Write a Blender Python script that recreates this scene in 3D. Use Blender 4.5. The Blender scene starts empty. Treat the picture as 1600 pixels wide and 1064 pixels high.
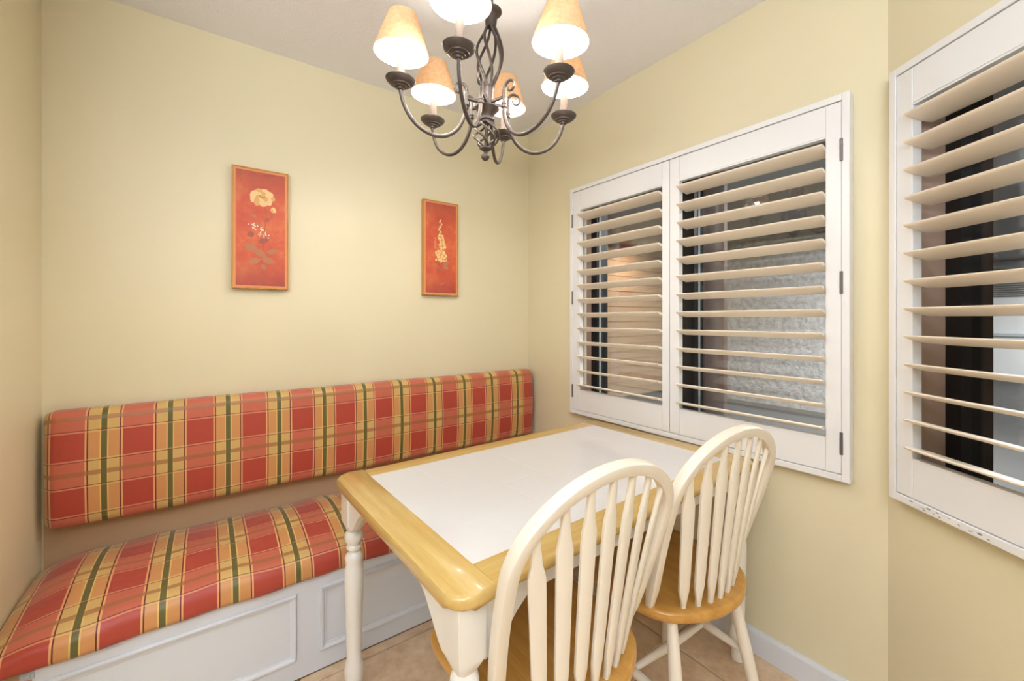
import bpy, bmesh, math, random
from mathutils import Vector, Matrix
random.seed(4)
sc = bpy.context.scene
COL = sc.collection
PI = math.pi

# ------------------------------------------------------------------ camera
CAM = Vector((-1.678, -2.139, 1.259)); YAW = math.radians(35.85)
cam_d = bpy.data.cameras.new('camera'); cam = bpy.data.objects.new('camera', cam_d); COL.objects.link(cam)
cam.location = CAM; cam.rotation_euler = (PI/2, 0, -YAW)
cam_d.sensor_fit = 'HORIZONTAL'; cam_d.sensor_width = 36.0; cam_d.lens = 36.0*658/1600
cam_d.shift_y = -(532-498)/1600.0; cam_d.clip_start = 0.02
sc.camera = cam
# ------------------------------------------------------------------ world, lights, exposure
w = bpy.data.worlds.new('world'); sc.world = w; w.use_nodes = True
w.node_tree.nodes['Background'].inputs[0].default_value = (0.6, 0.6, 0.62, 1)
w.node_tree.nodes['Background'].inputs[1].default_value = 0.05
def area(name, loc, rot, sx, sy, power, col):
    l = bpy.data.lights.new(name, 'AREA'); l.shape = 'RECTANGLE'; l.size = sx; l.size_y = sy
    l.energy = power; l.color = col
    o = bpy.data.objects.new(name, l); COL.objects.link(o); o.location = loc; o.rotation_euler = rot
    return o
area('overhead_fill_light', (-2.35, -3.3, 2.40), (0, 0, 0), 1.3, 0.9, 16, (0.76, 0.87, 1.0))  # added fill from above behind the camera, without a fixture
area('bounce_fill_light', (-2.75, -2.95, 1.75), (PI-math.radians(14), 0, -YAW), 1.6, 1.2, 115, (0.80, 0.89, 1.0))  # added upward fill behind the camera, bounced off the ceiling
area('porch_fill_light', (3.2, -1.6, 2.42), (0, 0, 0), 1.6, 1.6, 400, (1.0, 0.99, 0.97))  # added area light to brighten the stucco and porch
area('porch_wall_lamp', (3.6, 1.75, 2.38), (0, 0, 0), 0.5, 0.3, 26, (1.0, 0.80, 0.58))
area('porch_fill_light', (9.0, -3.4, 2.42), (0, 0, 0), 3.0, 3.0, 360, (1.0, 0.99, 0.97))  # added area light to brighten the far wall and floor
BULB = 300.0
sc.view_settings.view_transform = 'Standard'; sc.view_settings.look = 'None'
sc.view_settings.exposure = 0.09; sc.view_settings.gamma = 1.0; sc.view_settings.use_curve_mapping = False

# ------------------------------------------------------------------ helpers
def s2l(c):
    return tuple(((v/255)/12.92 if v/255 <= .04045 else ((v/255+.055)/1.055)**2.4) for v in c)
class NT:
    def __init__(s, name):
        s.m = bpy.data.materials.new(name); s.m.use_nodes = True; s.t = s.m.node_tree; s.t.nodes.clear()
        s.out = s.t.nodes.new('ShaderNodeOutputMaterial')
    def n(s, typ, **kw):
        x = s.t.nodes.new('ShaderNode'+typ)
        for k, v in kw.items(): setattr(x, k, v)
        return x
    def l(s, a, b): s.t.links.new(a, b)
    def math(s, op, a, b=None, clamp=False):
        x = s.n('Math', operation=op); x.use_clamp = clamp
        for i, v in enumerate((a, b)):
            if v is None: continue
            if isinstance(v, (int, float)): x.inputs[i].default_value = v
            else: s.l(v, x.inputs[i])
        return x.outputs[0]
    def mix(s, f, a, b, blend='MIX'):
        x = s.n('Mix', data_type='RGBA', blend_type=blend)
        for i, v in ((0, f), (6, a), (7, b)):
            if isinstance(v, (int, float)): x.inputs[i].default_value = v
            elif isinstance(v, tuple): x.inputs[i].default_value = (*v[:3], 1)
            else: s.l(v, x.inputs[i])
        return x.outputs[2]
    def ramp(s, f, stops, interp='LINEAR'):
        x = s.n('ValToRGB'); r = x.color_ramp; r.interpolation = interp
        while len(r.elements) < len(stops): r.elements.new(0.5)
        for e, (p, c) in zip(r.elements, stops):
            e.position = p; e.color = (*c[:3], 1)
        s.l(f, x.inputs[0]); return x.outputs[0]
    def coords(s, kind='Object', scale=(1, 1, 1)):
        tc = s.n('TexCoord'); mp = s.n('Mapping'); mp.inputs['Scale'].default_value = scale
        s.l(tc.outputs[kind], mp.inputs[0]); return mp.outputs[0]
    def noise(s, v, scale, detail=3, rough=.5):
        x = s.n('TexNoise'); x.inputs['Scale'].default_value = scale; x.inputs['Detail'].default_value = detail
        x.inputs['Roughness'].default_value = rough; s.l(v, x.inputs['Vector']); return x.outputs['Fac']
    def bump(s, h, strength, dist):
        x = s.n('Bump'); x.inputs['Strength'].default_value = strength; x.inputs['Distance'].default_value = dist
        s.l(h, x.inputs['Height']); return x.outputs[0]
    def pbr(s, col, rough, metal=0.0, normal=None, coat=0.0, spec=None):
        b = s.n('BsdfPrincipled')
        if isinstance(col, tuple): b.inputs['Base Color'].default_value = (*col[:3], 1)
        else: s.l(col, b.inputs['Base Color'])
        if isinstance(rough, (int, float)): b.inputs['Roughness'].default_value = rough
        else: s.l(rough, b.inputs['Roughness'])
        b.inputs['Metallic'].default_value = metal; b.inputs['Coat Weight'].default_value = coat
        if spec is not None: b.inputs['Specular IOR Level'].default_value = spec
        if normal is not None: s.l(normal, b.inputs['Normal'])
        s.l(b.outputs[0], s.out.inputs[0]); return s.m

def m_paint(name, col, rough=.5, var=.04, bump=.0, bscale=60, kind='Object'):
    t = NT(name); v = t.coords(kind)
    n = t.noise(v, 3.0, 4); d = tuple(c*(1-var*2) for c in col)
    c = t.mix(n, d, tuple(min(1, x*(1+var)) for x in col))
    nm = t.bump(t.noise(v, bscale, 4, .6), bump, .004) if bump else None
    return t.pbr(c, rough, normal=nm)
def m_wood(name, c1, c2, axis='x', rough=.3, coat=.3):
    t = NT(name); sc3 = {'x': (1.2, 16, 16), 'y': (16, 1.2, 16), 'z': (16, 16, 1.2)}[axis]
    v = t.coords('Object', sc3)
    n = t.noise(v, 2.2, 5, .6); f = t.noise(v, 14, 2, .5)
    k = t.math('ADD', t.math('MULTIPLY', n, .75), t.math('MULTIPLY', f, .25))
    c = t.ramp(k, [(.34, c2), (.62, c1)])
    return t.pbr(c, rough, coat=coat, normal=t.bump(k, .04, .002))

M = {}
M['wall'] = m_paint('wall_paint', s2l((228, 217, 183)), .45, .012, .10, 45)
M['wall2'] = M['wall']
M['ceiling'] = m_paint('ceiling_texture', s2l((244, 243, 244)), .9, .02, .9, 130)
M['white'] = m_paint('white_gloss_paint', s2l((232, 231, 230)), .32, .008)
M['shutter'] = m_paint('shutter_white', s2l((233, 232, 231)), .35, .006)
M['louver'] = m_paint('louver_cream', s2l((242, 230, 212)), .38, .01)
M['bench'] = m_paint('bench_white_paint', s2l((223, 225, 229)), .4, .012, .05, 25)
M['chair'] = m_paint('chair_cream_paint', s2l((240, 230, 212)), .3, .01)
M['tablew'] = m_paint('table_white_paint', s2l((240, 235, 225)), .3, .01)
M['tile'] = m_paint('table_tile_glaze', s2l((232, 229, 228)), .10, .006)
M['grout'] = m_paint('table_grout', s2l((230, 227, 226)), .4, .01)
M['woodx'] = m_wood('honey_wood_x', s2l((216, 182, 112)), s2l((202, 164, 90)), 'x', .22)
M['woody'] = m_wood('honey_wood_y', s2l((216, 182, 112)), s2l((202, 164, 90)), 'y', .22)
M['seatw'] = m_wood('seat_wood', s2l((208, 156, 76)), s2l((186, 130, 54)), 'y', .28)
M['bronze'] = m_paint('aged_bronze', s2l((84, 74, 68)), .45, .15)
M['bronze'].node_tree.nodes['Principled BSDF'].inputs['Metallic'].default_value = .4
M['hinge'] = m_paint('hinge_metal', s2l((120, 118, 116)), .4, .05)
M['hinge'].node_tree.nodes['Principled BSDF'].inputs['Metallic'].default_value = .7
M['candle'] = m_paint('candle_sleeve', s2l((150, 132, 120)), .5, .1)
M['dark'] = m_paint('dark_bronze_aluminium', s2l((24, 22, 24)), .3, .1)
M['mauve'] = m_paint('mauve_post_paint', s2l((160, 134, 128)), .6, .04)
M['reveal'] = m_paint('window_reveal_paint', s2l((196, 168, 150)), .6, .03)
M['silver'] = m_paint('aluminium_edge', s2l((190, 196, 200)), .3, .05)
M['frame'] = m_wood('gilt_frame', s2l((206, 150, 72)), s2l((170, 112, 36)), 'z', .35)
M['brown'] = m_paint('tan_wood_and_gap_strip', s2l((196, 164, 128)), .6, .04)
M['carpet'] = m_paint('porch_carpet', s2l((72, 71, 70)), .95, .1, .4, 200)
M['porchw'] = m_paint('porch_white', s2l((235, 235, 236)), .6, .03)
M['porchc'] = m_paint('porch_ceiling', s2l((150, 148, 148)), .7, .05)
M['siding'] = m_paint('porch_siding', s2l((176, 148, 122)), .7, .08, .5, 30)
M['dotpaint'] = m_paint('chip_dark', s2l((120, 118, 115)), .8, .1)
# stucco
t = NT('grey_stucco'); v = t.coords('Object'); n1 = t.noise(v, 14, 5, .65); n2 = t.noise(v, 5, 2)
M['stucco'] = t.pbr(t.ramp(n1, [(.3, s2l((128, 128, 130))), (.7, s2l((178, 178, 180)))]), .8, normal=t.bump(n1, .9, .03))
# floor tile
t = NT('floor_tile_stone'); v = t.coords('Object'); n1 = t.noise(v, 7, 6, .65); n2 = t.noise(v, 28, 4, .6)
k = t.math('ADD', t.math('MULTIPLY', n1, .7), t.math('MULTIPLY', n2, .3))
M['ftile'] = t.pbr(t.ramp(k, [(.32, s2l((200, 164, 128))), (.5, s2l((222, 190, 154))), (.68, s2l((234, 208, 176)))]), .35, normal=t.bump(k, .1, .003))
M['fgrout'] = m_paint('floor_grout', s2l((168, 132, 96)), .8, .08)
# glass: clear pane with Fresnel reflection
t = NT('window_glass'); fr = t.n('LayerWeight'); fr.inputs[0].default_value = .5
tr = t.n('BsdfTransparent'); tr.inputs[0].default_value = (.86, .88, .88, 1); gl = t.n('BsdfGlossy'); gl.inputs['Roughness'].default_value = .01
fm = t.math('ADD', t.math('MULTIPLY', t.math('POWER', fr.outputs['Facing'], 5.0), .9), .085, True); mx = t.n('MixShader'); t.l(fm, mx.inputs[0]); t.l(tr.outputs[0], mx.inputs[1]); t.l(gl.outputs[0], mx.inputs[2])
t.l(mx.outputs[0], t.out.inputs[0]); M['glass'] = t.m
# bulb
t = NT('bulb_glow'); e = t.n('Emission'); e.inputs[0].default_value = (1, .95, .90, 1); e.inputs[1].default_value = BULB
t.l(e.outputs[0], t.out.inputs[0]); M['bulb'] = t.m
# paper lamp shade
t = NT('parchment_shade'); v = t.coords('Object'); n1 = t.noise(v, 90, 4, .6)
c = t.ramp(n1, [(.3, s2l((214, 172, 130))), (.7, s2l((230, 194, 152)))])
df = t.n('BsdfDiffuse'); tl = t.n('BsdfTranslucent'); t.l(c, df.inputs[0]); t.l(c, tl.inputs[0])
mx = t.n('MixShader'); mx.inputs[0].default_value = .12; t.l(df.outputs[0], mx.inputs[1]); t.l(tl.outputs[0], mx.inputs[2]); t.l(mx.outputs[0], t.out.inputs[0]); M['shade'] = t.m
t = NT('shade_white_lining'); df = t.n('BsdfDiffuse'); tl = t.n('BsdfTranslucent'); v = t.coords('Object')
c = t.mix(t.noise(v, 60), s2l((246, 240, 230)), s2l((250, 246, 238))); t.l(c, df.inputs[0]); t.l(c, tl.inputs[0])
mx = t.n('MixShader'); mx.inputs[0].default_value = .14; t.l(df.outputs[0], mx.inputs[1]); t.l(tl.outputs[0], mx.inputs[2]); t.l(mx.outputs[0], t.out.inputs[0]); M['shadein'] = t.m
# plaid
def m_plaid():
    t = NT('plaid_fabric'); uv = t.n('UVMap').outputs[0]; sp = t.n('SeparateXYZ'); t.l(uv, sp.inputs[0])
    u = t.math('FRACT', t.math('ADD', t.math('DIVIDE', sp.outputs[0], .1815), .5))      # green at .5
    vv = t.math('FRACT', t.math('ADD', t.math('DIVIDE', sp.outputs[1], .19), .5))       # band centre at .5
    du = t.math('ABSOLUTE', t.math('SUBTRACT', u, .5)); dv = t.math('ABSOLUTE', t.math('SUBTRACT', vv, .5))
    green = s2l((104, 96, 50)); pale = s2l((226, 192, 112)); line = s2l((104, 34, 34)); pk = s2l((232, 168, 110))
    red = s2l((178, 68, 52)); lred = s2l((198, 104, 80)); yel = s2l((212, 174, 106)); org = s2l((210, 148, 90))
    edges = [.0, .042, .062, .222, .240, .268]
    def col(y, r): return t.ramp(du, list(zip(edges, [green, pale, y, line, pk, r])), 'CONSTANT')
    solid = col(org, red); light = col(yel, lred)
    inlight = t.math('LESS_THAN', dv, .262)
    c = t.mix(inlight, solid, light)
    pz = t.math('MULTIPLY', t.math('LESS_THAN', dv, .258), t.math('GREATER_THAN', dv, .234))
    c = t.mix(t.math('MULTIPLY', pz, .28), c, s2l((240, 190, 140)))
    a = t.math('MULTIPLY', t.math('LESS_THAN', dv, .232), t.math('GREATER_THAN', dv, .216))
    c = t.mix(t.math('MULTIPLY', a, .75), c, line)
    st = t.math('MULTIPLY', t.math('LESS_THAN', dv, .042), t.math('GREATER_THAN', du, .045))
    c = t.mix(t.math('MULTIPLY', st, .75), c, s2l((162, 104, 62)))
    v3 = t.coords('Object'); wr = t.noise(v3, 9, 3, .5)
    wv = t.noise(t.coords('Object', (260, 260, 260)), 1.0, 2)
    c = t.mix(.06, c, wv, 'MULTIPLY')
    h = t.math('ADD', t.math('MULTIPLY', wr, 1.0), t.math('MULTIPLY', wv, .03))
    m = t.pbr(c, .42, normal=t.bump(h, .32, .02), spec=.45)
    b = t.t.nodes['Principled BSDF']; b.inputs['Sheen Weight'].default_value = .15
    return m
M['plaid'] = m_plaid()
# painted canvas ground
def m_canvas(name):
    t = NT(name); v = t.coords('Object'); n = t.noise(v, 9, 5, .6); n2 = t.noise(v, 50, 3, .6)
    g = t.n('TexCoord'); sp = t.n('SeparateXYZ'); t.l(g.outputs['Object'], sp.inputs[0])
    hz = t.math('ABSOLUTE', t.math('DIVIDE', sp.outputs[2], .26))
    k = t.math('ADD', t.math('MULTIPLY', n, .75), t.math('MULTIPLY', n2, .25))
    c = t.ramp(k, [(.32, s2l((190, 72, 52))), (.5, s2l((206, 92, 58))), (.68, s2l((220, 124, 72)))])
    edge = t.math('MULTIPLY', t.math('POWER', hz, 3.0), t.math('ADD', t.math('MULTIPLY', n2, 1.6), -.1), True)
    c = t.mix(edge, c, s2l((138, 62, 62)))
    return t.pbr(c, .5, normal=t.bump(n2, .1, .002))
M['canvas'] = m_canvas('painted_canvas')
M['petal'] = m_paint('petal_cream', s2l((244, 206, 146)), .6, .10)
M['petal2'] = m_paint('petal_shade', s2l((228, 172, 108)), .6, .10)
M['petal3'] = m_paint('petal_core', s2l((206, 138, 78)), .6, .08)
M['leaf'] = m_paint('leaf_olive', s2l((186, 120, 84)), .6, .12)
M['stem'] = m_paint('stem_brown', s2l((168, 92, 74)), .6, .1)
M['blossom'] = m_paint('blossom_white', s2l((246, 218, 190)), .6, .06)
M['liner'] = m_paint('frame_liner', s2l((222, 150, 92)), .5, .05)

def empty(name, loc=(0, 0, 0), rot=(0, 0, 0), parent=None):
    o = bpy.data.objects.new(name, None); COL.objects.link(o); o.location = loc; o.rotation_euler = rot
    o.empty_display_size = .05
    if parent: o.parent = parent
    return o
def tag(o, label, cat, group=None):
    o['label'] = label; o['category'] = cat
    if group: o['group'] = group
    return o
def mk(name, bm, mat, parent=None, smooth=False, loc=None, angle=40):
    me = bpy.data.meshes.new(name)
    bmesh.ops.recalc_face_normals(bm, faces=bm.faces[:])
    bm.to_mesh(me); bm.free()
    for m in (mat if isinstance(mat, list) else [mat]): me.materials.append(m)
    if smooth:
        for p in me.polygons: p.use_smooth = True
        me.set_sharp_from_angle(angle=math.radians(angle))
    o = bpy.data.objects.new(name, me); COL.objects.link(o)
    if parent: o.parent = parent
    if loc: o.location = loc
    return o
def obj(name, me, parent=None, loc=None, rot=None):
    o = bpy.data.objects.new(name, me); COL.objects.link(o)
    if parent: o.parent = parent
    if loc: o.location = loc
    if rot: o.rotation_euler = rot
    return o
def struct(o): o['kind'] = 'structure'; return o
def box(bm, a, b, bev=0.0, seg=2):
    lo = [min(a[i], b[i]) for i in range(3)]; hi = [max(a[i], b[i]) for i in range(3)]
    vs = [bm.verts.new((x, y, z)) for x in (lo[0], hi[0]) for y in (lo[1], hi[1]) for z in (lo[2], hi[2])]
    fs = [bm.faces.new([vs[i] for i in q]) for q in ((0,1,3,2),(4,6,7,5),(0,4,5,1),(2,3,7,6),(0,2,6,4),(1,5,7,3))]
    if bev > 0:
        es = list({e for f in fs for e in f.edges})
        bmesh.ops.bevel(bm, geom=es, offset=bev, segments=seg, affect='EDGES', profile=.5)
    return vs
def boxo(name, a, b, mat, parent=None, bev=0.0, seg=2):
    bm = bmesh.new(); box(bm, a, b, bev, seg); return mk(name, bm, mat, parent, bev > 0 and seg > 1)
def lathe(bm, prof, seg=24, cx=0, cy=0, cap=True):
    rings = []
    for r, z in prof:
        rings.append([bm.verts.new((cx+r*math.cos(2*PI*i/seg), cy+r*math.sin(2*PI*i/seg), z)) for i in range(seg)])
    for a, b in zip(rings, rings[1:]):
        for i in range(seg): bm.faces.new((a[i], a[(i+1) % seg], b[(i+1) % seg], b[i]))
    if cap:
        for r in (rings[0], rings[-1]):
            try: bm.faces.new(r)
            except ValueError: pass
def tube(bm, pts, rad, seg=10, cap=True):
    pts = [Vector(p) for p in pts]; n = len(pts)
    R = rad if isinstance(rad, (list, tuple)) else [rad]*n
    T = [(pts[min(i+1, n-1)]-pts[max(i-1, 0)]).normalized() for i in range(n)]
    up = Vector((0, 0, 1)) if abs(T[0].z) < .9 else Vector((1, 0, 0))
    nx = T[0].cross(up).normalized(); rings = []
    for i in range(n):
        nx = (nx-T[i]*nx.dot(T[i])).normalized(); ny = T[i].cross(nx)
        rings.append([bm.verts.new(pts[i]+nx*R[i]*math.cos(2*PI*k/seg)+ny*R[i]*math.sin(2*PI*k/seg)) for k in range(seg)])
    for a, b in zip(rings, rings[1:]):
        for k in range(seg): bm.faces.new((a[k], a[(k+1) % seg], b[(k+1) % seg], b[k]))
    if cap: bm.faces.new(rings[0]); bm.faces.new(rings[-1][::-1])
def spline(pts, sub=6):
    P = [Vector(p) for p in pts]; P = [P[0]*2-P[1]]+P+[P[-1]*2-P[-2]]; out = []
    for i in range(1, len(P)-2):
        for k in range(sub):
            t = k/sub; a, b, c, d = P[i-1:i+3]
            out.append(.5*((2*b)+(c-a)*t+(2*a-5*b+4*c-d)*t*t+(3*b-a-3*c+d)*t**3))
    out.append(P[-2]); return out
def prism(bm, outline, axis, a, b):
    """outline: 2D pts; axis: extrusion axis; other two axes in order"""
    def P(p, t):
        if axis == 'x': return (t, p[0], p[1])
        if axis == 'y': return (p[0], t, p[1])
        return (p[0], p[1], t)
    A = [bm.verts.new(P(p, a)) for p in outline]; B = [bm.verts.new(P(p, b)) for p in outline]
    n = len(A)
    bm.faces.new(A); bm.faces.new(B[::-1])
    for i in range(n): bm.faces.new((A[i], A[(i+1) % n], B[(i+1) % n], B[i]))
    return A, B
def copy_tree(o, parent=None):
    c = o.copy(); COL.objects.link(c); c.parent = parent
    for ch in list(o.children): copy_tree(ch, c)
    return c

# ------------------------------------------------------------------ room shell
CH = 2.44; XL = -2.145; KY = -1.77
Fd = Vector((math.sin(YAW), math.cos(YAW), 0)); BAYROT = -YAW       # bay wall runs along -Fd from (0,KY)
fl = struct(boxo('floor', (-5.0, .12, -.06), (.22, -6.0, -.006), M['fgrout']))
ts = .60; g = .003
tm = None
for i in range(8):
    for j in range(-1, 8):
        x0 = -2.62+i*ts; y1 = -.557-j*ts
        a = (max(x0+g, XL+.004), min(y1-g, -.512)); b = (min(x0+ts-g, -.004), y1-ts+g)
        if a[0] > b[0]-.02 or a[1] < b[1]+.02: continue
        full = abs((b[0]-a[0])-(ts-2*g)) < 1e-6 and abs((a[1]-b[1])-(ts-2*g)) < 1e-6
        if full and tm:
            o = obj('floor_tile', tm, fl, (x0, y1, 0))
        else:
            bm = bmesh.new(); box(bm, (a[0]-x0, a[1]-y1, -.012), (b[0]-x0, b[1]-y1, 0), .002, 1)
            o = mk('floor_tile', bm, M['ftile'], fl, loc=(x0, y1, 0))
            if full: tm = o.data
struct(boxo('floor_kitchen', (-5.0, -3.2, -.0055), (.2, -6.0, -.001), M['ftile']))
struct(boxo('ceiling', (-5.0, .12, CH), (.22, -6.0, CH+.08), M['ceiling']))
struct(boxo('wall_back', (XL-.1, 0, 0), (.2, .12, CH), M['wall']))
struct(boxo('wall_left', (XL-.1, 0, 0), (XL, -.95, CH), M['wall']))
struct(boxo('wall_nook', (-5.0, -.85, 0), (XL-.1, -.95, CH), M['wall']))
struct(boxo('wall_kitchen', (-5.1, -.85, 0), (-5.0, -6.0, CH), M['wall']))
struct(boxo('wall_front', (-5.0, -6.0, 0), (.22, -6.1, CH), M['wall']))
def wall_open(name, L0, L1, o0, o1, z0, z1, th, mat, loc, rot):
    """wall in local frame: along -Y from L0 to L1, thickness +X, with one opening"""
    bm = bmesh.new()
    ys = [L0, o0, o1, L1]; zs = [0, z0, z1, CH]
    for i in range(3):
        for j in range(3):
            if i == 1 and j == 1: continue
            box(bm, (0, ys[i], zs[j]), (th, ys[i+1], zs[j+1]))
    bmesh.ops.remove_doubles(bm, verts=bm.verts[:], dist=1e-5)
    # drop interior double faces
    seen = {}
    for f in bm.faces[:]:
        k = tuple(round(x, 4) for x in f.calc_center_median())
        seen.setdefault(k, []).append(f)
    bmesh.ops.delete(bm, geom=[f for fs in seen.values() if len(fs) > 1 for f in fs], context='FACES')
    o = mk(name, bm, mat); o.location = loc; o.rotation_euler = (0, 0, rot); return struct(o)
WT = .20
wall_open('wall_right', 0, KY, -.445, -1.66, .765, 1.955, WT, M['wall'], (0, 0, 0), 0)
wall_open('wall_bay', 0, -1.9, -.065, -1.285, .765, 1.955, WT, M['wall'], (0, KY, 0), BAYROT)
e1 = Vector((0, KY, 0))-Fd*1.9
struct(boxo('wall_side', (e1.x, e1.y+.1, 0), (e1.x+.12, -6.0, CH), M['wall']))
# baseboards
def baseboard(name, L0, L1, loc, rot):
    bm = bmesh.new(); prism(bm, [(0, 0), (-.013, 0), (-.013, .078), (-.008, .09), (0, .09)], 'y', L0, L1)
    o = mk(name, bm, M['bench']); o.location = loc; o.rotation_euler = (0, 0, rot); return struct(o)
baseboard('baseboard_right', -.56, KY+.004, (0, 0, 0), 0)
baseboard('baseboard_bay', -.006, -1.9, (0, KY, 0), BAYROT)
baseboard('baseboard_nook', .56, .94, (XL, 0, 0), PI)

# ------------------------------------------------------------------ windows behind the shutters
def window(name, o0, o1, mids, loc, rot):
    z0, z1 = .765, 1.955
    root = empty(name, loc, (0, 0, rot)); struct(root)
    bm = bmesh.new()   # reveal lining (thin boards round the opening)
    box(bm, (.002, o0, z0), (.10, o0-.008, z1)); box(bm, (.002, o1, z0), (.10, o1+.008, z1))
    box(bm, (.002, o0-.008, z0), (.10, o1+.008, z0+.008)); box(bm, (.002, o0-.008, z1), (.10, o1+.008, z1-.008))
    mk('reveal_lining', bm, M['reveal'], root)
    bm = bmesh.new(); fw = .05
    box(bm, (.10, o0, z0), (.19, o0-fw, z1)); box(bm, (.10, o1, z0), (.19, o1+fw, z1))
    box(bm, (.10, o0-fw, z0), (.19, o1+fw, z0+.03)); box(bm, (.10, o0-fw, z1), (.19, o1+fw, z1-.03))
    mk('window_frame', bm, M['dark'], root)
    ys = [o0-fw]+[v for m in mids for v in (m+.035, m-.035)]+[o1+fw]
    for m in mids: boxo('mullion', (.085, m+.035, z0), (.16, m-.035, z1), M['dark'], root)
    for i in range(0, len(ys), 2):
        boxo('pane', (.128, ys[i]+.004, z0+.03), (.132, ys[i+1]-.004, z1-.03), M['glass'], root)
        if rot == 0: boxo('sash_strip', (.118, ys[i], z0+.03), (.128, ys[i]-.004, z1-.03), M['silver'], root)
    return root
window('window_1', -.445, -1.66, [-1.055], (0, 0, 0), 0)
window('window_2', -.065, -1.285, [-.72], (0, KY, 0), BAYROT)

# ------------------------------------------------------------------ plantation shutters
SZ0, SZ1 = .737, 1.980
bm = bmesh.new()
n = 18; prof = []
for i in range(n):
    a = 2*PI*i/n; cxs, sn = math.cos(a), math.sin(a)
    prof.append((.0445*math.copysign(abs(cxs)**.75, cxs), .0058*math.copysign(abs(sn)**.8, sn)))
prism(bm, prof, 'y', .5, -.5)
lm = mk('louver_src', bm, M['louver'], smooth=True, angle=60); LOUV = lm.data; bpy.data.objects.remove(lm)
def shutter(label, f0, f1, panels, loc, rot, hinge_sides, chipped=False):
    """f0,f1: frame extent along local y; panels: list of (p0,p1,o0,o1)"""
    root = empty('plantation_shutter', loc, (0, 0, rot)); root.location.z = 0
    tag(root, label, 'shutter', 'plantation shutters on the yellow walls')
    fw = .021; bm = bmesh.new()
    for a, b in (((-.036, f0, SZ0), (-.001, f0-fw, SZ1)), ((-.036, f1, SZ0), (-.001, f1+fw, SZ1)),
                 ((-.036, f0-fw, SZ1), (-.001, f1+fw, SZ1-fw))):
        box(bm, a, b, .0015, 1)
    mk('frame', bm, M['shutter'], root)
    bb = boxo('frame_rail', (-.036, f0-fw, SZ0), (-.001, f1+fw, SZ0+fw), M['shutter'], root, .0015, 1)
    if chipped:
        bb['label'] = 'bottom rail with chipped paint'
        bm = bmesh.new()
        for k in range(16):
            y = f0-.06-random.random()*.2; z = SZ0+.006+random.random()*.010; r = .0012+random.random()*.003
            pts = [(-.0364, y+r*1.8*math.cos(q)*random.uniform(.6, 1.2), z+r*.6*math.sin(q)) for q in [i*PI/3 for i in range(6)]]
            bm.faces.new([bm.verts.new(p) for p in pts])
        mk('paint_chip', bm, M['dotpaint'], bb)
    for p0, p1, o0, o1 in panels:
        bm = bmesh.new(); za, zb = .7605, 1.9565; oa, ob = .871, 1.852
        box(bm, (-.033, p0, za), (-.006, o0, zb), .0012, 1); box(bm, (-.033, o1, za), (-.006, p1, zb), .0012, 1)
        box(bm, (-.0315, o0-.0008, za), (-.0075, o1+.0008, oa)); box(bm, (-.0315, o0-.0008, ob), (-.0075, o1+.0008, zb))
        # slim bead round the opening
        box(bm, (-.0335, o0-.001, ob+.006), (-.030, o1+.001, ob+.0075))
        pn = mk('shutter_panel', bm, M['shutter'], root)
        L = abs(o1-o0)-.004; ym = (o0+o1)/2
        for i in range(13):
            z = 1.8155-i*.0768
            lo = obj('louver', LOUV, pn, (-.018, ym, z), (0, math.radians(13.5), 0)); lo.scale = (1, L, 1)
        if p0 == panels[0][0] and not chipped:
            boxo('tilt_rod', (.034, -.456, oa+.02), (.044, -.472, ob-.03), M['louver'], pn, .002, 1)
    for y in hinge_sides:
        for z in (1.80, 1.375, .86) :
            bm = bmesh.new(); box(bm, (-.0385, y-.0045, z-.036), (-.034, y+.0045, z+.036), .001, 1)
            for q in (-.012, .012): box(bm, (-.039, y-.0048, z+q-.0006), (-.0335, y+.0048, z+q+.0006))
            mk('hinge', bm, M['hinge'], root)
    return root
shutter('white two-panel louvered shutter above the table, between the corner and the bay', -.418, -1.686,
        [(-.4405, -1.0425, -.494, -1.0065), (-1.0455, -1.6635, -1.0905, -1.621)], (0, 0, 0), 0, [-.4395, -1.6645])
shutter('white louvered shutter with a chipped bottom rail, cut off by the right edge', -.043, -1.311,
        [(-.0655, -.6725, -.113, -.622), (-.6755, -1.2885, -.727, -1.241)], (0, KY, 0), BAYROT, [-1.2895], True)

# ------------------------------------------------------------------ porch outside
struct(boxo('floor_porch', (.22, -6, -.08), (12, 3, -.0), M['carpet']))
struct(boxo('ceiling_porch', (.22, -6, 2.44), (12, 3, 2.5), M['porchc']))
sw = struct(boxo('wall_stucco', (5.0, 2.3, 0), (5.3, -.25, 2.44), M['stucco']))
wt = struct(boxo('wall_siding', (.24, 2.3, 0), (5.0, 2.42, 2.44), M['siding']))
bm = bmesh.new(); prism(bm, [(-.014, 0), (-.004, .118), (.01, .118), (.01, 0)], 'x', .26, 4.98)
sb = mk('siding_src', bm, M['siding']); SB = sb.data; bpy.data.objects.remove(sb)
for k in range(20): obj('siding_board', SB, wt, (0, 2.29, .02+k*.12))
struct(boxo('wall_far', (11.6, 3, 0), (11.8, -6, 2.44), M['porchw']))  # made-up backdrop in place of the kitchen reflected in the bay window
po = boxo('porch_post', (.235, -1.030, 0), (.27, -1.145, 2.44), M['mauve'], None, .003, 1)
po['kind'] = 'structure'; po.name = 'trim_1'
pb = empty('reflection_blind', (11.55, -1.7, 0)); tag(pb, 'pale slatted blind standing in for a reflection, seen through the right shutter', 'blind')  # added slats imitating pale lines of that reflection
bm = bmesh.new(); box(bm, (0, -2.2, .9), (.03, 2.2, .96)); box(bm, (0, -2.2, 2.3), (.03, 2.2, 2.36)); mk('rail', bm, M['silver'], pb)
for k in range(14): boxo('slat', (-.01, -2.15, 1.72+k*.042), (.02, 2.15, 1.738+k*.042), M['hinge'], pb)

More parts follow.
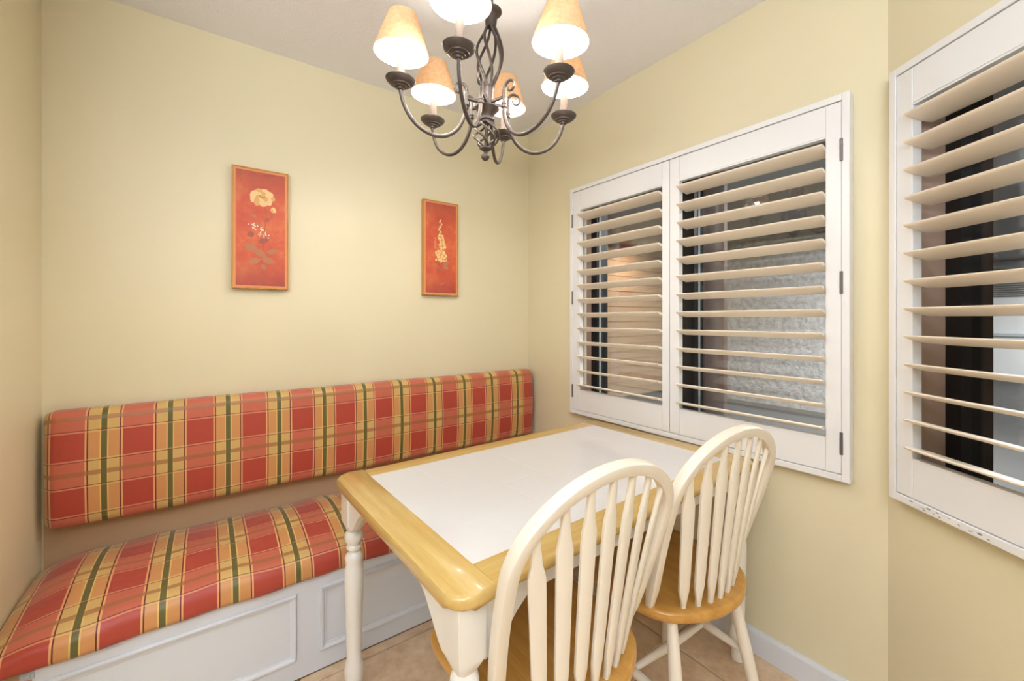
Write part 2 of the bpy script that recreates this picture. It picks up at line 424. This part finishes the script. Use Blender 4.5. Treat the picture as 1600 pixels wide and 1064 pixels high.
# ------------------------------------------------------------------ bench
BF = -.512; BZ = .345
be = empty('bench', (XL, 0, 0)); tag(be, 'white painted built-in bench with framed panels along the back wall', 'bench')
be_l = XL
bm = bmesh.new(); box(bm, (.095, -.004, .003), (2.14, BF, BZ)); mk('base', bm, M['bench'], be)
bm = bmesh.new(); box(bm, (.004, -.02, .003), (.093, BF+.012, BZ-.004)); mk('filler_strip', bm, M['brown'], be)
bm = bmesh.new(); box(bm, (.006, -.0015, BZ+.002), (2.14, -.005, .60)); mk('gap_strip', bm, M['brown'], be)  # thin tan sheet over the wall between seat and back cushion
def moulding(bm, x0, x1, z0, z1, y):
    w, d = .021, .011
    prof = [(0, 0), (0, -.004), (.004, -d), (.010, -d*.85), (.014, -.005), (w, -.0035), (w, 0)]     # (inward, out)
    rings = []
    for (cx_, cz_, sx, sz) in ((x0, z0, 1, 1), (x1, z0, -1, 1), (x1, z1, -1, -1), (x0, z1, 1, -1)):
        rings.append([bm.verts.new((cx_+sx*p, y+q, cz_+sz*p)) for p, q in prof])
    for i in range(4):
        a, b = rings[i], rings[(i+1) % 4]
        for k in range(len(prof)-1): bm.faces.new((a[k], a[k+1], b[k+1], b[k]))
for x0, x1 in ((-2.04, -1.428), (-1.352, -.74), (-.664, -.05)):
    bm = bmesh.new(); moulding(bm, x0-XL, x1-XL, .072, .302, BF-.0005); mk('panel_moulding', bm, M['bench'], be)
bm = bmesh.new(); box(bm, (.072, BF+.006, .318), (.1, BF-.004, .341), .002, 1); box(bm, (.079, BF-.002, .324), (.094, BF-.008, .336), .002, 1)
mk('latch', bm, M['silver'], be)
# cushions with plaid UVs
def cushion(name, xs, sect, endfall, label, x_phase, v0):
    """sect: list of (y,z) profile points; endfall(s)-> scale towards core for x; UV = (x, arc length)"""
    me_bm = bmesh.new(); uvl = me_bm.loops.layers.uv.new('UVMap')
    arc = [0]
    for a, b in zip(sect, sect[1:]): arc.append(arc[-1]+math.dist(a, b))
    rows = []
    for x in xs:
        s, ey = endfall(x)
        rows.append([me_bm.verts.new(s(y, z, x)) for y, z in sect])
    for i in range(len(xs)-1):
        for k in range(len(sect)-1):
            f = me_bm.faces.new((rows[i][k], rows[i+1][k], rows[i+1][k+1], rows[i][k+1]))
            uv = [(xs[i], arc[k]), (xs[i+1], arc[k]), (xs[i+1], arc[k+1]), (xs[i], arc[k+1])]
            for lp, (uu, vv) in zip(f.loops, uv): lp[uvl].uv = (uu-x_phase, vv-v0)
    for r, x in ((rows[0], xs[0]), (rows[-1], xs[-1])):
        f = me_bm.faces.new(r)
        for lp in f.loops: lp[uvl].uv = (x-x_phase, 0.02)
    o = mk(name, me_bm, M['plaid'], smooth=True, angle=75)
    return tag(o, label, 'cushion')
def lerpN(a, b, n): return [a+(b-a)*i/n for i in range(n+1)]
def rnd(cy_, cz_, r, a0, a1, n=6): return [(cy_+r*math.cos(a0+(a1-a0)*i/n), cz_+r*math.sin(a0+(a1-a0)*i/n)) for i in range(n+1)]
# backrest: profile from bottom back, round the front, to the top back
Z0, Z1 = .533, .943; r = .042; D = -.088
sect = [(-.0065, Z0+.004)]+[(y, Z0+.002) for y in (-.02, -.035)]
sect += rnd(D+r, Z0+r, r, 1.5*PI, PI, 6)
for i in range(1, 16):
    t_ = i/16; sect.append((D-.010*math.sin(PI*t_), Z0+r+(Z1-Z0-2*r)*t_))
sect += rnd(D+r, Z1-r, r, PI, .5*PI, 6)+[(-.02, Z1-.001), (-.0065, Z1-.006)]
arc = 0; ARC0 = 0
for a, b in zip(sect, sect[1:]):
    arc += math.dist(a, b)
    if a[1] < .725 <= b[1]: ARC0 = arc-(b[1]-.725)
bx0, bx1 = -2.128, -.018
def bfall(x):
    d = min(x-bx0, bx1-x); k = 1-.40*(1-min(1, d/.035))**2 if d < .035 else 1
    kz = 1-.06*(1-min(1, d/.035))**2 if d < .035 else 1
    zc = (Z0+Z1)/2
    def s(y, z, x): return (x, min(y*k, -.0065), zc+(z-zc)*kz+.0015*math.sin(x*9+z*4))
    return s, 0
xs = [bx0, bx0+.003, bx0+.008, bx0+.015, bx0+.025]+lerpN(bx0+.035, bx1-.035, 40)+[bx1-.025, bx1-.015, bx1-.008, bx1-.003, bx1]
cushion('bench_back_cushion', xs, sect, bfall, 'long upright plaid cushion on the back wall above the seat', -1.974, ARC0)
# seat cushion
sx0, sx1 = -2.141, -.006
sect = [(-.007, .349), (-.007, .385), (-.010, .41), (-.022, .428)]
for i in range(1, 14):
    t_ = i/14; sect.append((-.022-.455*t_, .428+.030*math.sin(PI*min(1, t_*1.0))**.8))
sect += rnd(-.477, .374, .056, .5*PI, PI, 7)+[(-.535, .360), (-.532, .349), (-.50, .3475)]
arc = 0; SA0 = 0
for a, b in zip(sect, sect[1:]):
    arc += math.dist(a, b)
    if a[0] > -.268 >= b[0] and a[1] > .42: SA0 = arc
def sfall(x):
    d = min(x-sx0, sx1-x); k = 1-.50*(1-min(1, d/.16))**2.2 if d < .16 else 1
    def s(y, z, x):
        wob = .004*math.sin(x*7.3+1)*math.sin(y*9)+.0025*math.sin(x*23+y*11)
        zz = .349+(z-.349)*k
        if z > .40: zz += wob*k
        yy = y
        if y < -.47: yy = y+.004*math.sin(x*13.7)+.003*math.sin(x*31+2)
        return (x, yy, max(zz, .3475))
    return s, 0
xs = [sx0, sx0+.004, sx0+.012, sx0+.025, sx0+.045, sx0+.07, sx0+.1, sx0+.13]+lerpN(sx0+.16, sx1-.16, 60)+[sx1-.1, sx1-.05, sx1-.02, sx1]
cushion('bench_seat_cushion', xs, sect, sfall, 'long flat plaid seat cushion lying on the white bench', -1.968, SA0)

# ------------------------------------------------------------------ framed flower prints
def ellipse(bm, cx_, cz_, a, b, rot, y, mi, n=12, wob=0.0):
    vs = []
    for i in range(n):
        q = 2*PI*i/n; rr = 1+wob*math.sin(3*q+cx_*90)
        px, pz = a*rr*math.cos(q), b*rr*math.sin(q)
        vs.append(bm.verts.new((cx_+px*math.cos(rot)-pz*math.sin(rot), y, cz_+px*math.sin(rot)+pz*math.cos(rot))))
    f = bm.faces.new(vs); f.material_index = mi
def leafs(bm, cx_, cz_, L, w_, rot, y, mi):
    P = [(0, 0), (.3, .8), (.6, .75), (1, 0), (.6, -.75), (.3, -.8)]
    vs = [bm.verts.new((cx_+(p*L)*math.cos(rot)-q*w_*math.sin(rot), y, cz_+p*L*math.sin(rot)+q*w_*math.cos(rot))) for p, q in P]
    f = bm.faces.new(vs); f.material_index = mi
def strip(bm, pts, w_, y, mi):
    for (x0, z0), (x1, z1) in zip(pts, pts[1:]):
        d = Vector((x1-x0, z1-z0)).normalized(); nx, nz = -d.y*w_/2, d.x*w_/2
        f = bm.faces.new([bm.verts.new(p) for p in ((x0+nx, y, z0+nz), (x1+nx, y, z1+nz), (x1-nx, y, z1-nz), (x0-nx, y, z0-nz))]); f.material_index = mi
FM = [M['petal'], M['petal2'], M['petal3'], M['leaf'], M['stem'], M['blossom']]
def picture(cx_, kind, label):
    root = empty('framed_picture', (cx_, 0, 1.646)); tag(root, label, 'picture', 'pair of red flower pictures')
    W, Hh = .1055, .2585; bm = bmesh.new(); fw = .0055
    for a, b in (((-W, -.003, -Hh), (-W+fw, -.031, Hh)), ((W-fw, -.003, -Hh), (W, -.031, Hh)),
                 ((-W+fw, -.003, Hh-fw), (W-fw, -.031, Hh)), ((-W+fw, -.003, -Hh), (W-fw, -.031, -Hh+fw))): box(bm, a, b, .001, 1)
    mk('frame', bm, M['frame'], root)
    boxo('liner', (-W+fw, -.004, -Hh+fw), (W-fw, -.0285, Hh-fw), M['liner'], root)
    cv = boxo('canvas', (-W+.014, -.0285, -Hh+.014), (W-.014, -.0292, Hh-.014), M['canvas'], root)
    bm = bmesh.new(); y0 = -.0294; st = .00004; c = [0]
    def Y(): c[0] += 1; return y0-st*c[0]*.35
    rr = random.Random(7 if kind else 3)
    if kind == 0:
        strip(bm, [(.005, -.235), (.006, -.16), (.010, -.08), (.014, .0), (.02, .06), (.012, .10)], .003, Y(), 4)
        strip(bm, [(.016, .03), (.036, .055), (.045, .075)], .002, Y(), 4)
        for (x, z, L, w_, q, m) in ((-.012, .045, .038, .008, 2.6, 3), (-.002, .018, .04, .010, 3.1, 3), (.012, .035, .03, .008, .6, 4), (.038, .052, .016, .005, 1.0, 4),
             (-.012, -.085, .055, .020, 3.0, 3), (-.025, -.09, .055, .018, -.55, 3), (.0, -.125, .06, .018, -.3, 3), (.0, -.13, .055, .016, 3.5, 3), (.018, -.10, .055, .014, .25, 3),
             (-.025, -.02, .03, .016, 3.6, 4), (-.01, -.06, .05, .016, .5, 4), (.004, -.15, .03, .012, -1.2, 3)):
            leafs(bm, x, z, L, w_, q, Y(), m)
        for q in range(9):
            a = q*2*PI/9; ellipse(bm, .004+.030*math.cos(a), .138+.022*math.sin(a), .020, .0155, a*.3, Y(), 0 if q % 3 else 1, 12, .07)
        for q in range(6):
            a = q*2*PI/6+.4; ellipse(bm, .004+.015*math.cos(a), .140+.011*math.sin(a), .013, .010, a*.4, Y(), 1 if q % 2 else 0, 10, .06)
        ellipse(bm, .005, .141, .012, .009, 0, Y(), 2); ellipse(bm, .006, .145, .008, .0055, 0, Y(), 1)
        ellipse(bm, .047, .088, .011, .012, .3, Y(), 0, 10, .08); ellipse(bm, .043, .084, .005, .009, .3, Y(), 1)
        for q in range(34):
            a = rr.uniform(-1, 1); ellipse(bm, -.005+a*.032+rr.uniform(-.01, .01), -.005-a*.018+rr.uniform(-.022, .016), rr.uniform(.002, .0042), rr.uniform(.0018, .0034), rr.uniform(0, 3), Y(), 5, 7)
    else:
        strip(bm, [(.0, -.20), (.004, -.1), (.002, .0), (-.002, .14)], .003, Y(), 4)
        for (x, z, L, w_, q, m) in ((-.004, -.10, .04, .012, 2.3, 4), (.012, -.09, .045, .016, .5, 3), (.01, -.10, .04, .013, -.2, 3), (.0, -.12, .03, .012, 3.3, 4), (-.01, -.2, .04, .006, .4, 3), (-.02, -.21, .04, .006, -.4, 4)):
            leafs(bm, x, z, L, w_, q, Y(), m)
        for (x, z, r_) in ((-.001, -.035, .030), (.008, .015, .023), (-.003, .062, .020), (.004, .045, .018), (-.022, -.028, .016), (.018, -.04, .017)):
            for q in range(8):
                a = q*PI/4+x*50; ellipse(bm, x+r_*.62*math.cos(a), z+r_*.62*math.sin(a), r_*.42, r_*.34, a, Y(), 0 if q % 2 else 1, 9, .1)
            ellipse(bm, x, z, r_*.45, r_*.38, 0, Y(), 1, 9); ellipse(bm, x, z, r_*.2, r_*.18, 0, Y(), 2, 8)
        for q in range(16):
            tt = q/15; ellipse(bm, -.004+rr.uniform(-.012, .012)*(1-tt*.5), .085+.07*tt, .0045, .0035, rr.uniform(0, 3), Y(), 0, 8)
        for q in range(7): ellipse(bm, -.036+rr.uniform(-.005, .005), .0+q*.009, .004, .003, rr.uniform(0, 3), Y(), 1, 8)
        for q in range(12): ellipse(bm, rr.uniform(-.035, .03), rr.uniform(-.075, -.06), .007, .0055, rr.uniform(0, 3), Y(), q % 2, 8)
    for f in bm.faces:
        if f.normal.y > 0: f.normal_flip()
    mk('painted_flower', bm, FM, cv)
    return root
picture(-1.4915, 0, 'red picture of a single open cream flower above leaves, hung left')
picture(-.635, 1, 'red picture of a tall cream flower spike, hung nearer the corner')

# ------------------------------------------------------------------ table
TX0, TX1, TY0, TY1, TZ = -1.326, -.046, -1.436, -.630, .737     # outer rim
ix0, ix1, iy0, iy1 = -1.231, -.131, -1.347, -.714
tb = empty('dining_table', ((TX0+TX1)/2, (TY0+TY1)/2, 0), (0, 0, math.radians(1.8))); tag(tb, 'rectangular dining table with white tiled top and honey wood rim', 'table')
off = tb.location
def loc(o): o.location = -Vector(off); return o
def rim(name, pts, mat, rounded):
    """board from plan outline with bullnose on edges flagged in rounded (edge index i: pts[i]->pts[i+1])"""
    bm = bmesh.new(); A, B = prism(bm, pts, 'z', TZ-.030, TZ)
    n = len(pts); es = []
    bm.edges.ensure_lookup_table()
    for i in rounded:
        for L in (A, B):
            e = bm.edges.get((L[i], L[(i+1) % n]))
            if e: es.append(e)
    bmesh.ops.bevel(bm, geom=es, offset=.0142, segments=5, affect='EDGES', profile=.5, clamp_overlap=True)
    return loc(mk(name, bm, mat, tb, True, angle=50))
def arc2(cx_, cy_, r_, a0, a1, n=6): return [(cx_+r_*math.cos(a0+(a1-a0)*i/n), cy_+r_*math.sin(a0+(a1-a0)*i/n)) for i in range(n+1)]
rc = .045
pl = [(ix0, TY1)]+arc2(TX0+rc, TY1-rc, rc, PI/2, PI)+arc2(TX0+rc, TY0+rc, rc, PI, 1.5*PI)+[(ix0, TY0)]
rim('rim_board', pl, M['woody'], range(0, len(pl)-1))
pr = [(ix1, TY0)]+arc2(TX1-rc, TY0+rc, rc, -PI/2, 0)+arc2(TX1-rc, TY1-rc, rc, 0, PI/2)+[(ix1, TY1)]
rim('rim_board', pr, M['woody'], range(0, len(pr)-1))
rim('rim_board', [(ix0+.0008, TY0+.006), (ix1-.0008, TY0+.006), (ix1-.0008, iy0), (ix0+.0008, iy0)], M['woodx'], [0])
rim('rim_board', [(ix1-.0008, TY1-.006), (ix0+.0008, TY1-.006), (ix0+.0008, iy1), (ix1-.0008, iy1)], M['woodx'], [0])
loc(boxo('tile_bed', (ix0, iy0, TZ-.028), (ix1, iy1, TZ-.0010), M['grout'], tb))
nx_, ny_ = 7, 4; dx, dy = (ix1-ix0)/nx_, (iy1-iy0)/ny_
bm = bmesh.new(); box(bm, (.0002, .0002, -.002), (dx-.0002, dy-.0002, -.0006), .0002, 1); tl_ = mk('tl', bm, M['tile']); TM = tl_.data; bpy.data.objects.remove(tl_)
for i in range(nx_):
    for j in range(ny_):
        obj('top_tile', TM, tb, (ix0+i*dx-off.x, iy0+j*dy-off.y, TZ))
# apron with scalloped lower edge
def apron(a, b, fixed, axis):
    L = b-a; top = TZ-.030; pts = [(a, top), (b, top)]; low = []
    N = 40
    for i in range(N+1):
        s = i/N*L; d = min(s, L-s)
        if d < .012: z = .578
        elif d < .13:
            q = (d-.012)/.118; z = .578+.092*(q*q*(3-2*q))**.8
        else: z = .670
        low.append((b-s, z))
    pts += low; bm = bmesh.new(); prism(bm, pts, axis, fixed-.009, fixed+.009)
    return loc(mk('apron', bm, M['tablew'], tb))
lgx0, lgx1, lgy0, lgy1 = TX0+.052, TX1-.055, TY0+.052, TY1-.052; hb = .032
apron(lgx0+hb, lgx1-hb, lgy0-.016, 'y'); apron(lgx0+hb, lgx1-hb, lgy1+.016, 'y')
apron(lgy0+hb, lgy1-hb, lgx0-.016, 'x'); apron(lgy0+hb, lgy1-hb, lgx1+.016, 'x')
bm = bmesh.new()
pf = [(-hb, TZ-.03), (hb, TZ-.03)]
def octring(h, c, z): return [bm.verts.new((sx*h if k else sx*(h-c), sy*(h-c) if k else sy*h, z)) for sx, sy, k in ((1,-1,1),(1,1,1),(1,1,0),(-1,1,0),(-1,1,1),(-1,-1,1),(-1,-1,0),(1,-1,0))]
rs = [octring(hb, .001, TZ-.031), octring(hb, .001, .592), octring(hb-.010, .010, .564), octring(.018, .0075, .560)]
for a, b in zip(rs, rs[1:]):
    for k in range(8): bm.faces.new((a[k], a[(k+1) % 8], b[(k+1) % 8], b[k]))
bm.faces.new(rs[0]); bm.faces.new(rs[-1])
lathe(bm, [(0.02, 0.564), (0.0275, 0.552), (0.03, 0.54), (0.027, 0.526), (0.02, 0.518), (0.019, 0.514), (0.024, 0.508), (0.024, 0.502), (0.019, 0.496), (0.0185, 0.49), (0.026, 0.48), (0.029, 0.47), (0.027, 0.46), (0.0265, 0.45),
           (0.029, 0.436), (0.0305, 0.43), (0.0295, 0.37), (0.027, 0.29), (0.0245, 0.2), (0.023, 0.15), (0.0235, 0.135), (0.028, 0.12), (0.031, 0.1), (0.029, 0.07), (0.024, 0.045), (0.021, 0.03), (0.023, 0.018), (0.022, 0.004), (0.016, 0.001)], 24)
lg = mk('leg', bm, M['tablew'], tb, True, angle=38); lg.location = Vector((lgx0, lgy0, 0))-off
for x, y in ((lgx1, lgy0), (lgx0, lgy1), (lgx1, lgy1)): obj('leg', lg.data, tb, (x-off.x, y-off.y, 0))

# ------------------------------------------------------------------ windsor chairs
SEATZ = .455; W0, WM, HS, HH, TH = .2005, .2358, .3403, .5154, .2876
def hoop_pt(x):     # inner side of bow: height along recline for given |x|
    if abs(x) < WM: return HS+(HH-HS)*math.sqrt(max(0, 1-(x/WM)**2))
    return HS
def rec(x, h): return Vector((x, -h*math.sin(TH), SEATZ-.004+h*math.cos(TH)))
def make_chair(label):
    root = empty('windsor_chair'); tag(root, label, 'chair', 'windsor chairs at the table')
    # seat: saddle plan, local origin at the bow feet, +y to the table
    half = [(0, -.124), (.05, -.120), (.10, -.106), (.15, -.082), (.19, -.050), (.218, -.005), (.230, .05), (.233, .11), (.234, .18), (.231, .245), (.212, .284), (.165, .302), (.10, .310), (0, .314)]
    sp = [Vector((p[0], p[1], 0)) for p in half]; sp = spline(sp, 3)
    ol = [(p.x, p.y) for p in sp]+[(-p.x, p.y) for p in sp[-2:0:-1]]
    bm = bmesh.new(); cy0 = .08; rings = []
    for sc_, z in ((.90, .4255), (.975, .427), (.995, .433), (1.0, .441), (.995, .449), (.982, .4535), (.95, .4555), (.80, .452), (.55, .4475), (.25, .446)):
        rings.append([bm.verts.new((x*sc_, cy0+(y-cy0)*sc_, z)) for x, y in ol])
    n = len(ol)
    for a, b in zip(rings, rings[1:]):
        for k in range(n): bm.faces.new((a[k], a[(k+1) % n], b[(k+1) % n], b[k]))
    bm.faces.new(rings[0]); bm.faces.new(rings[-1])
    mk('seat', bm, M['seatw'], root, True, angle=50)
    # bow
    pts = []
    N = 16
    for i in range(N+1):
        t_ = i/N; pts.append((W0+(WM-W0)*math.sin(t_*PI/2), HS*t_))
    for i in range(1, N+1):
        t_ = i/N; pts.append((WM*math.cos(t_*PI/2), HS+(HH-HS)*math.sin(t_*PI/2)))
    pts = pts+[(-x, h) for x, h in pts[-2::-1]]
    bm = bmesh.new(); rings = []; pn = Vector((0, -math.cos(TH), -math.sin(TH)))
    for i, (x, h) in enumerate(pts):
        a = pts[max(i-1, 0)]; b = pts[min(i+1, len(pts)-1)]
        T = (rec(*b)-rec(*a)).normalized(); nr = T.cross(pn).normalized(); c = rec(x, h)
        e_ = min(1, .62+.38*min(1, h/.07)); hw, hd = .0150*e_, .0145*e_; ring = []
        for k in range(12):
            q = 2*PI*k/12+PI/12; cs, sn = math.cos(q), math.sin(q)
            ring.append(bm.verts.new(c+nr*hw*math.copysign(abs(cs)**.32, cs)+pn*hd*math.copysign(abs(sn)**.32, sn)))
        rings.append(ring)
    for a, b in zip(rings, rings[1:]):
        for k in range(12): bm.faces.new((a[k], a[(k+1) % 12], b[(k+1) % 12], b[k]))
    bm.faces.new(rings[0]); bm.faces.new(rings[-1][::-1])
    mk('bow', bm, M['chair'], root, True, angle=32)
    # seven arrow-shaped spindles
    for i in range(-3, 4):
        xb = .0425*i; base = Vector((xb, -.086+.032*(i/3)**2, SEATZ-.006)); xt = .0640*i
        top = rec(xt, hoop_pt(xt)-.012)
        d = top-base; bm = bmesh.new(); rings = []
        side = Vector((1, .36*(i/3), 0)); side = (side-d.normalized()*side.dot(d.normalized())).normalized(); nrm = d.normalized().cross(side)
        Lg = d.length
        k1 = min(.14, .075/Lg+.02); k2 = 1-min(.2, .085/Lg)
        for t_, wd, th_ in ((0, .0068, .0068), (k1*.3, .0072, .0070), (k1, .0158, .0060), (k1+.1, .0170, .0058), (.5, .0178, .0058), (k2-.12, .0188, .0058), (k2-.03, .0186, .0058), (k2+.03, .0125, .0060), (1-.05, .0085, .0064), (1, .0078, .0064)):
            c = base+d*t_
            rings.append([bm.verts.new(c+side*wd*math.copysign(abs(math.cos(q))**.5, math.cos(q))+nrm*th_*math.copysign(abs(math.sin(q))**.5, math.sin(q))) for q in [2*PI*k/10+PI/10 for k in range(10)]])
        for a, b in zip(rings, rings[1:]):
            for k in range(10): bm.faces.new((a[k], a[(k+1) % 10], b[(k+1) % 10], b[k]))
        bm.faces.new(rings[0]); bm.faces.new(rings[-1][::-1])
        mk('spindle', bm, M['chair'], root, True, angle=45)
    # legs and H stretcher
    tops = {(-1, 0): (-.145, -.03), (1, 0): (.145, -.03), (-1, 1): (-.16, .20), (1, 1): (.16, .20)}
    feet = {(-1, 0): (-.200, -.105), (1, 0): (.200, -.105), (-1, 1): (-.215, .265), (1, 1): (.215, .265)}
    def at(k, z):
        t_ = 1-z/.43; a, b = tops[k], feet[k]; return Vector((a[0]+(b[0]-a[0])*t_, a[1]+(b[1]-a[1])*t_, z))
    for k in tops:
        bm = bmesh.new(); zz = [.43, .40, .34, .26, .22, .18, .10, .04, .008, .001]; rr_ = [.0135, .0145, .0165, .0185, .019, .0185, .0165, .0145, .0135, .010]
        tube(bm, [at(k, z) for z in zz], rr_, 14); mk('leg', bm, M['chair'], root, True)
    for s in (-1, 1):
        a, b = at((s, 0), .205), at((s, 1), .205); bm = bmesh.new()
        tube(bm, [a+(b-a)*q for q in (.03, .1, .3, .5, .7, .9, .97)], [.008, .0095, .0125, .0145, .0125, .0095, .008], 12); mk('side_stretcher', bm, M['chair'], root, True)
    a = (at((-1, 0), .205)+at((-1, 1), .205))/2; b = (at((1, 0), .205)+at((1, 1), .205))/2; bm = bmesh.new()
    tube(bm, [a+(b-a)*q for q in (.025, .1, .3, .5, .7, .9, .975)], [.008, .0095, .0125, .0145, .0125, .0095, .008], 12); mk('cross_stretcher', bm, M['chair'], root, True)
    return root
ch1 = make_chair('cream bow-back chair nearest the camera, overlapping the table corner')
ch1.location = (-.9942, -1.4125, 0); ch1.rotation_euler.z = -.003
ch2 = copy_tree(ch1); ch2['label'] = 'cream bow-back chair nearer the shuttered window wall'
ch2.location = (-.4709, -1.4175, 0); ch2.rotation_euler.z = -.056

# ------------------------------------------------------------------ chandelier
CZ = CAM.z+.66
cd = empty('chandelier', (-.9874, -1.0566, CZ), (.0498, .0178, 0)); tag(cd, 'dark bronze six-arm chandelier with parchment shades hanging over the table', 'chandelier')
bm = bmesh.new(); lathe(bm, [(.010, .045), (.020, .046), (.021, .042), (.019, .038), (.0185, -.012), (.020, -.016), (.036, -.019), (.037, -.021), (.033, -.026), (.024, -.036), (.019, -.044), (.0185, -.048), (.0215, -.050), (.0215, -.056), (.018, -.058), (.018, -.064), (.006, -.066), (.005, -.138), (.018, -.139), (.019, -.142), (.012, -.147), (.006, -.150), (.0055, -.154)], 28)
mk('column', bm, M['bronze'], cd, True)
bm = bmesh.new(); lathe(bm, [(.002, -.152)]+[(.0125*math.cos(a), -.1655+.0125*math.sin(a)) for a in lerpN(PI/2-.3, -PI/2+.15, 10)]+[(.001, -.178)], 20); mk('finial', bm, M['bronze'], cd, True)
bm = bmesh.new(); lathe(bm, [(.006, .292), (.010, .286), (.020, .280), (.024, .276), (.031, .273), (.032, .268), (.030, .264), (.019, .259), (.017, .230), (.012, .222), (.004, .220)], 28); mk('collar', bm, M['bronze'], cd, True)
for k in range(6):
    bm = bmesh.new(); p = []
    for i in range(21):
        t_ = i/20; a = k*PI/3+t_*1.7; rr_ = .010+.031*math.sin(PI*t_)**1.15; p.append((rr_*math.cos(a), rr_*math.sin(a), .230-.190*t_))
    tube(bm, p, .0042, 8); mk('cage_rod', bm, M['bronze'], cd, True)
    bm = bmesh.new(); p = []
    for i in range(19):
        t_ = i/18; a = k*PI/3+t_*2.6; rr_ = .012+.027*math.sin(PI*t_)**1.0; p.append((rr_*math.cos(a), rr_*math.sin(a), -.060-.080*t_))
    tube(bm, p, .0036, 8); mk('twist_rod', bm, M['bronze'], cd, True)
zt = CH-CZ
bm = bmesh.new(); lathe(bm, [(.0045, .295), (.0045, zt-.03)], 10); mk('hanging_rod', bm, M['bronze'], cd, True)
bm = bmesh.new(); lathe(bm, [(.008, zt-.04), (.03, zt-.034), (.055, zt-.018), (.062, zt-.004), (.062, zt+.0)], 28); mk('ceiling_canopy', bm, M['bronze'], cd, True)
# arm kit, built along +x then shared
RA = .258
sp = [(.066+.0, 0, .018), (.0665, 0, -.005), (.067, 0, -.03), (.072, 0, -.062), (.089, 0, -.098), (.118, 0, -.122), (.152, 0, -.129), (.190, 0, -.119), (.222, 0, -.095), (.244, 0, -.062), (.255, 0, -.03), (RA, 0, -.012)]
bm = bmesh.new(); tube(bm, spline(sp, 5), .0056, 10)
p = []
for i in range(29):
    t_ = i/28; a = PI-t_*2.9*PI*.72; rr_ = .022*(1-.68*t_); p.append((.088+rr_*math.cos(a)*1.0, 0, .020+rr_*math.sin(a)))
tube(bm, p, [.0046-.0018*i/28 for i in range(29)], 8)
box(bm, (.016, -.0045, -.0085), (.066, .0045, .0005), .002, 1)
lathe(bm, [(.005, -.036), (.0085, -.035), (.0085, -.031), (.0068, -.030), (.0068, -.026), (.0085, -.025), (.0085, -.021), (.005, -.020)], 14, .067, 0)
ARM = mk('a', bm, M['bronze'], None, True)
bm = bmesh.new(); lathe(bm, [(.0065, -.020), (.0095, -.0185), (.0105, -.0145), (.017, -.0125), (.0175, -.0105), (.026, -.0075), (.0265, -.0055), (.034, -.0015), (.0395, .0045), (.0415, .0090), (.0410, .0105), (.034, .007), (.020, .003), (.019, .012), (.020, .016), (.017, .0185), (.014, .019)], 28, RA, 0); CUP = mk('c', bm, M['bronze'], None, True, angle=30)
bm = bmesh.new(); lathe(bm, [(.0115, .017), (.0115, .088), (.0095, .091), (.003, .0915)], 18, RA, 0); CAN = mk('s', bm, M['candle'], None, True)
bm = bmesh.new(); lathe(bm, [(.006, .0918), (.0075, .096), (.0125, .108), (.0155, .122), (.0145, .134), (.009, .148), (.003, .158), (.001, .160)], 16, RA, 0); BLB = mk('b', bm, M['bulb'], None, True)
bm = bmesh.new(); sh = [(.0765, .100), (.0395, .208), (.0380, .208), (.0750, .100), (.0765, .100)]
lathe(bm, sh, 40, RA, 0, False)
for i_, f_ in enumerate(bm.faces[:]):
    if 80 <= i_ < 120: f_.material_index = 1
bmesh.ops.remove_doubles(bm, verts=bm.verts[:], dist=1e-6); SHD = mk('h', bm, [M['shade'], M['shadein']], None, True, angle=30)
bm = bmesh.new()
for a in (0, 2*PI/3, 4*PI/3): tube(bm, [(RA+.010*math.cos(a), .010*math.sin(a), .150), (RA+.030*math.cos(a), .030*math.sin(a), .19), (RA+.0385*math.cos(a), .0385*math.sin(a), .205)], .0011, 6)
CLP = mk('l', bm, M['silver'], None, True)
src = dict(arm=ARM.data, drip_cup=CUP.data, candle_sleeve=CAN.data, bulb=BLB.data, lamp_shade=SHD.data, shade_clip=CLP.data)
for o in (ARM, CUP, CAN, BLB, SHD, CLP): bpy.data.objects.remove(o)
PH = 2.8713
for k in range(6):
    ar = obj('arm', src['arm'], cd, None, (0, 0, PH-k*PI/3-(.05 if k == 5 else 0)))
    dz = (-.020, -.007, .0, .0, -.017, .013)[k]
    for nm in ('drip_cup', 'candle_sleeve', 'bulb', 'lamp_shade', 'shade_clip'):
        obj(nm, src[nm], ar, (0, 0, dz if nm in ('lamp_shade', 'shade_clip') else 0))
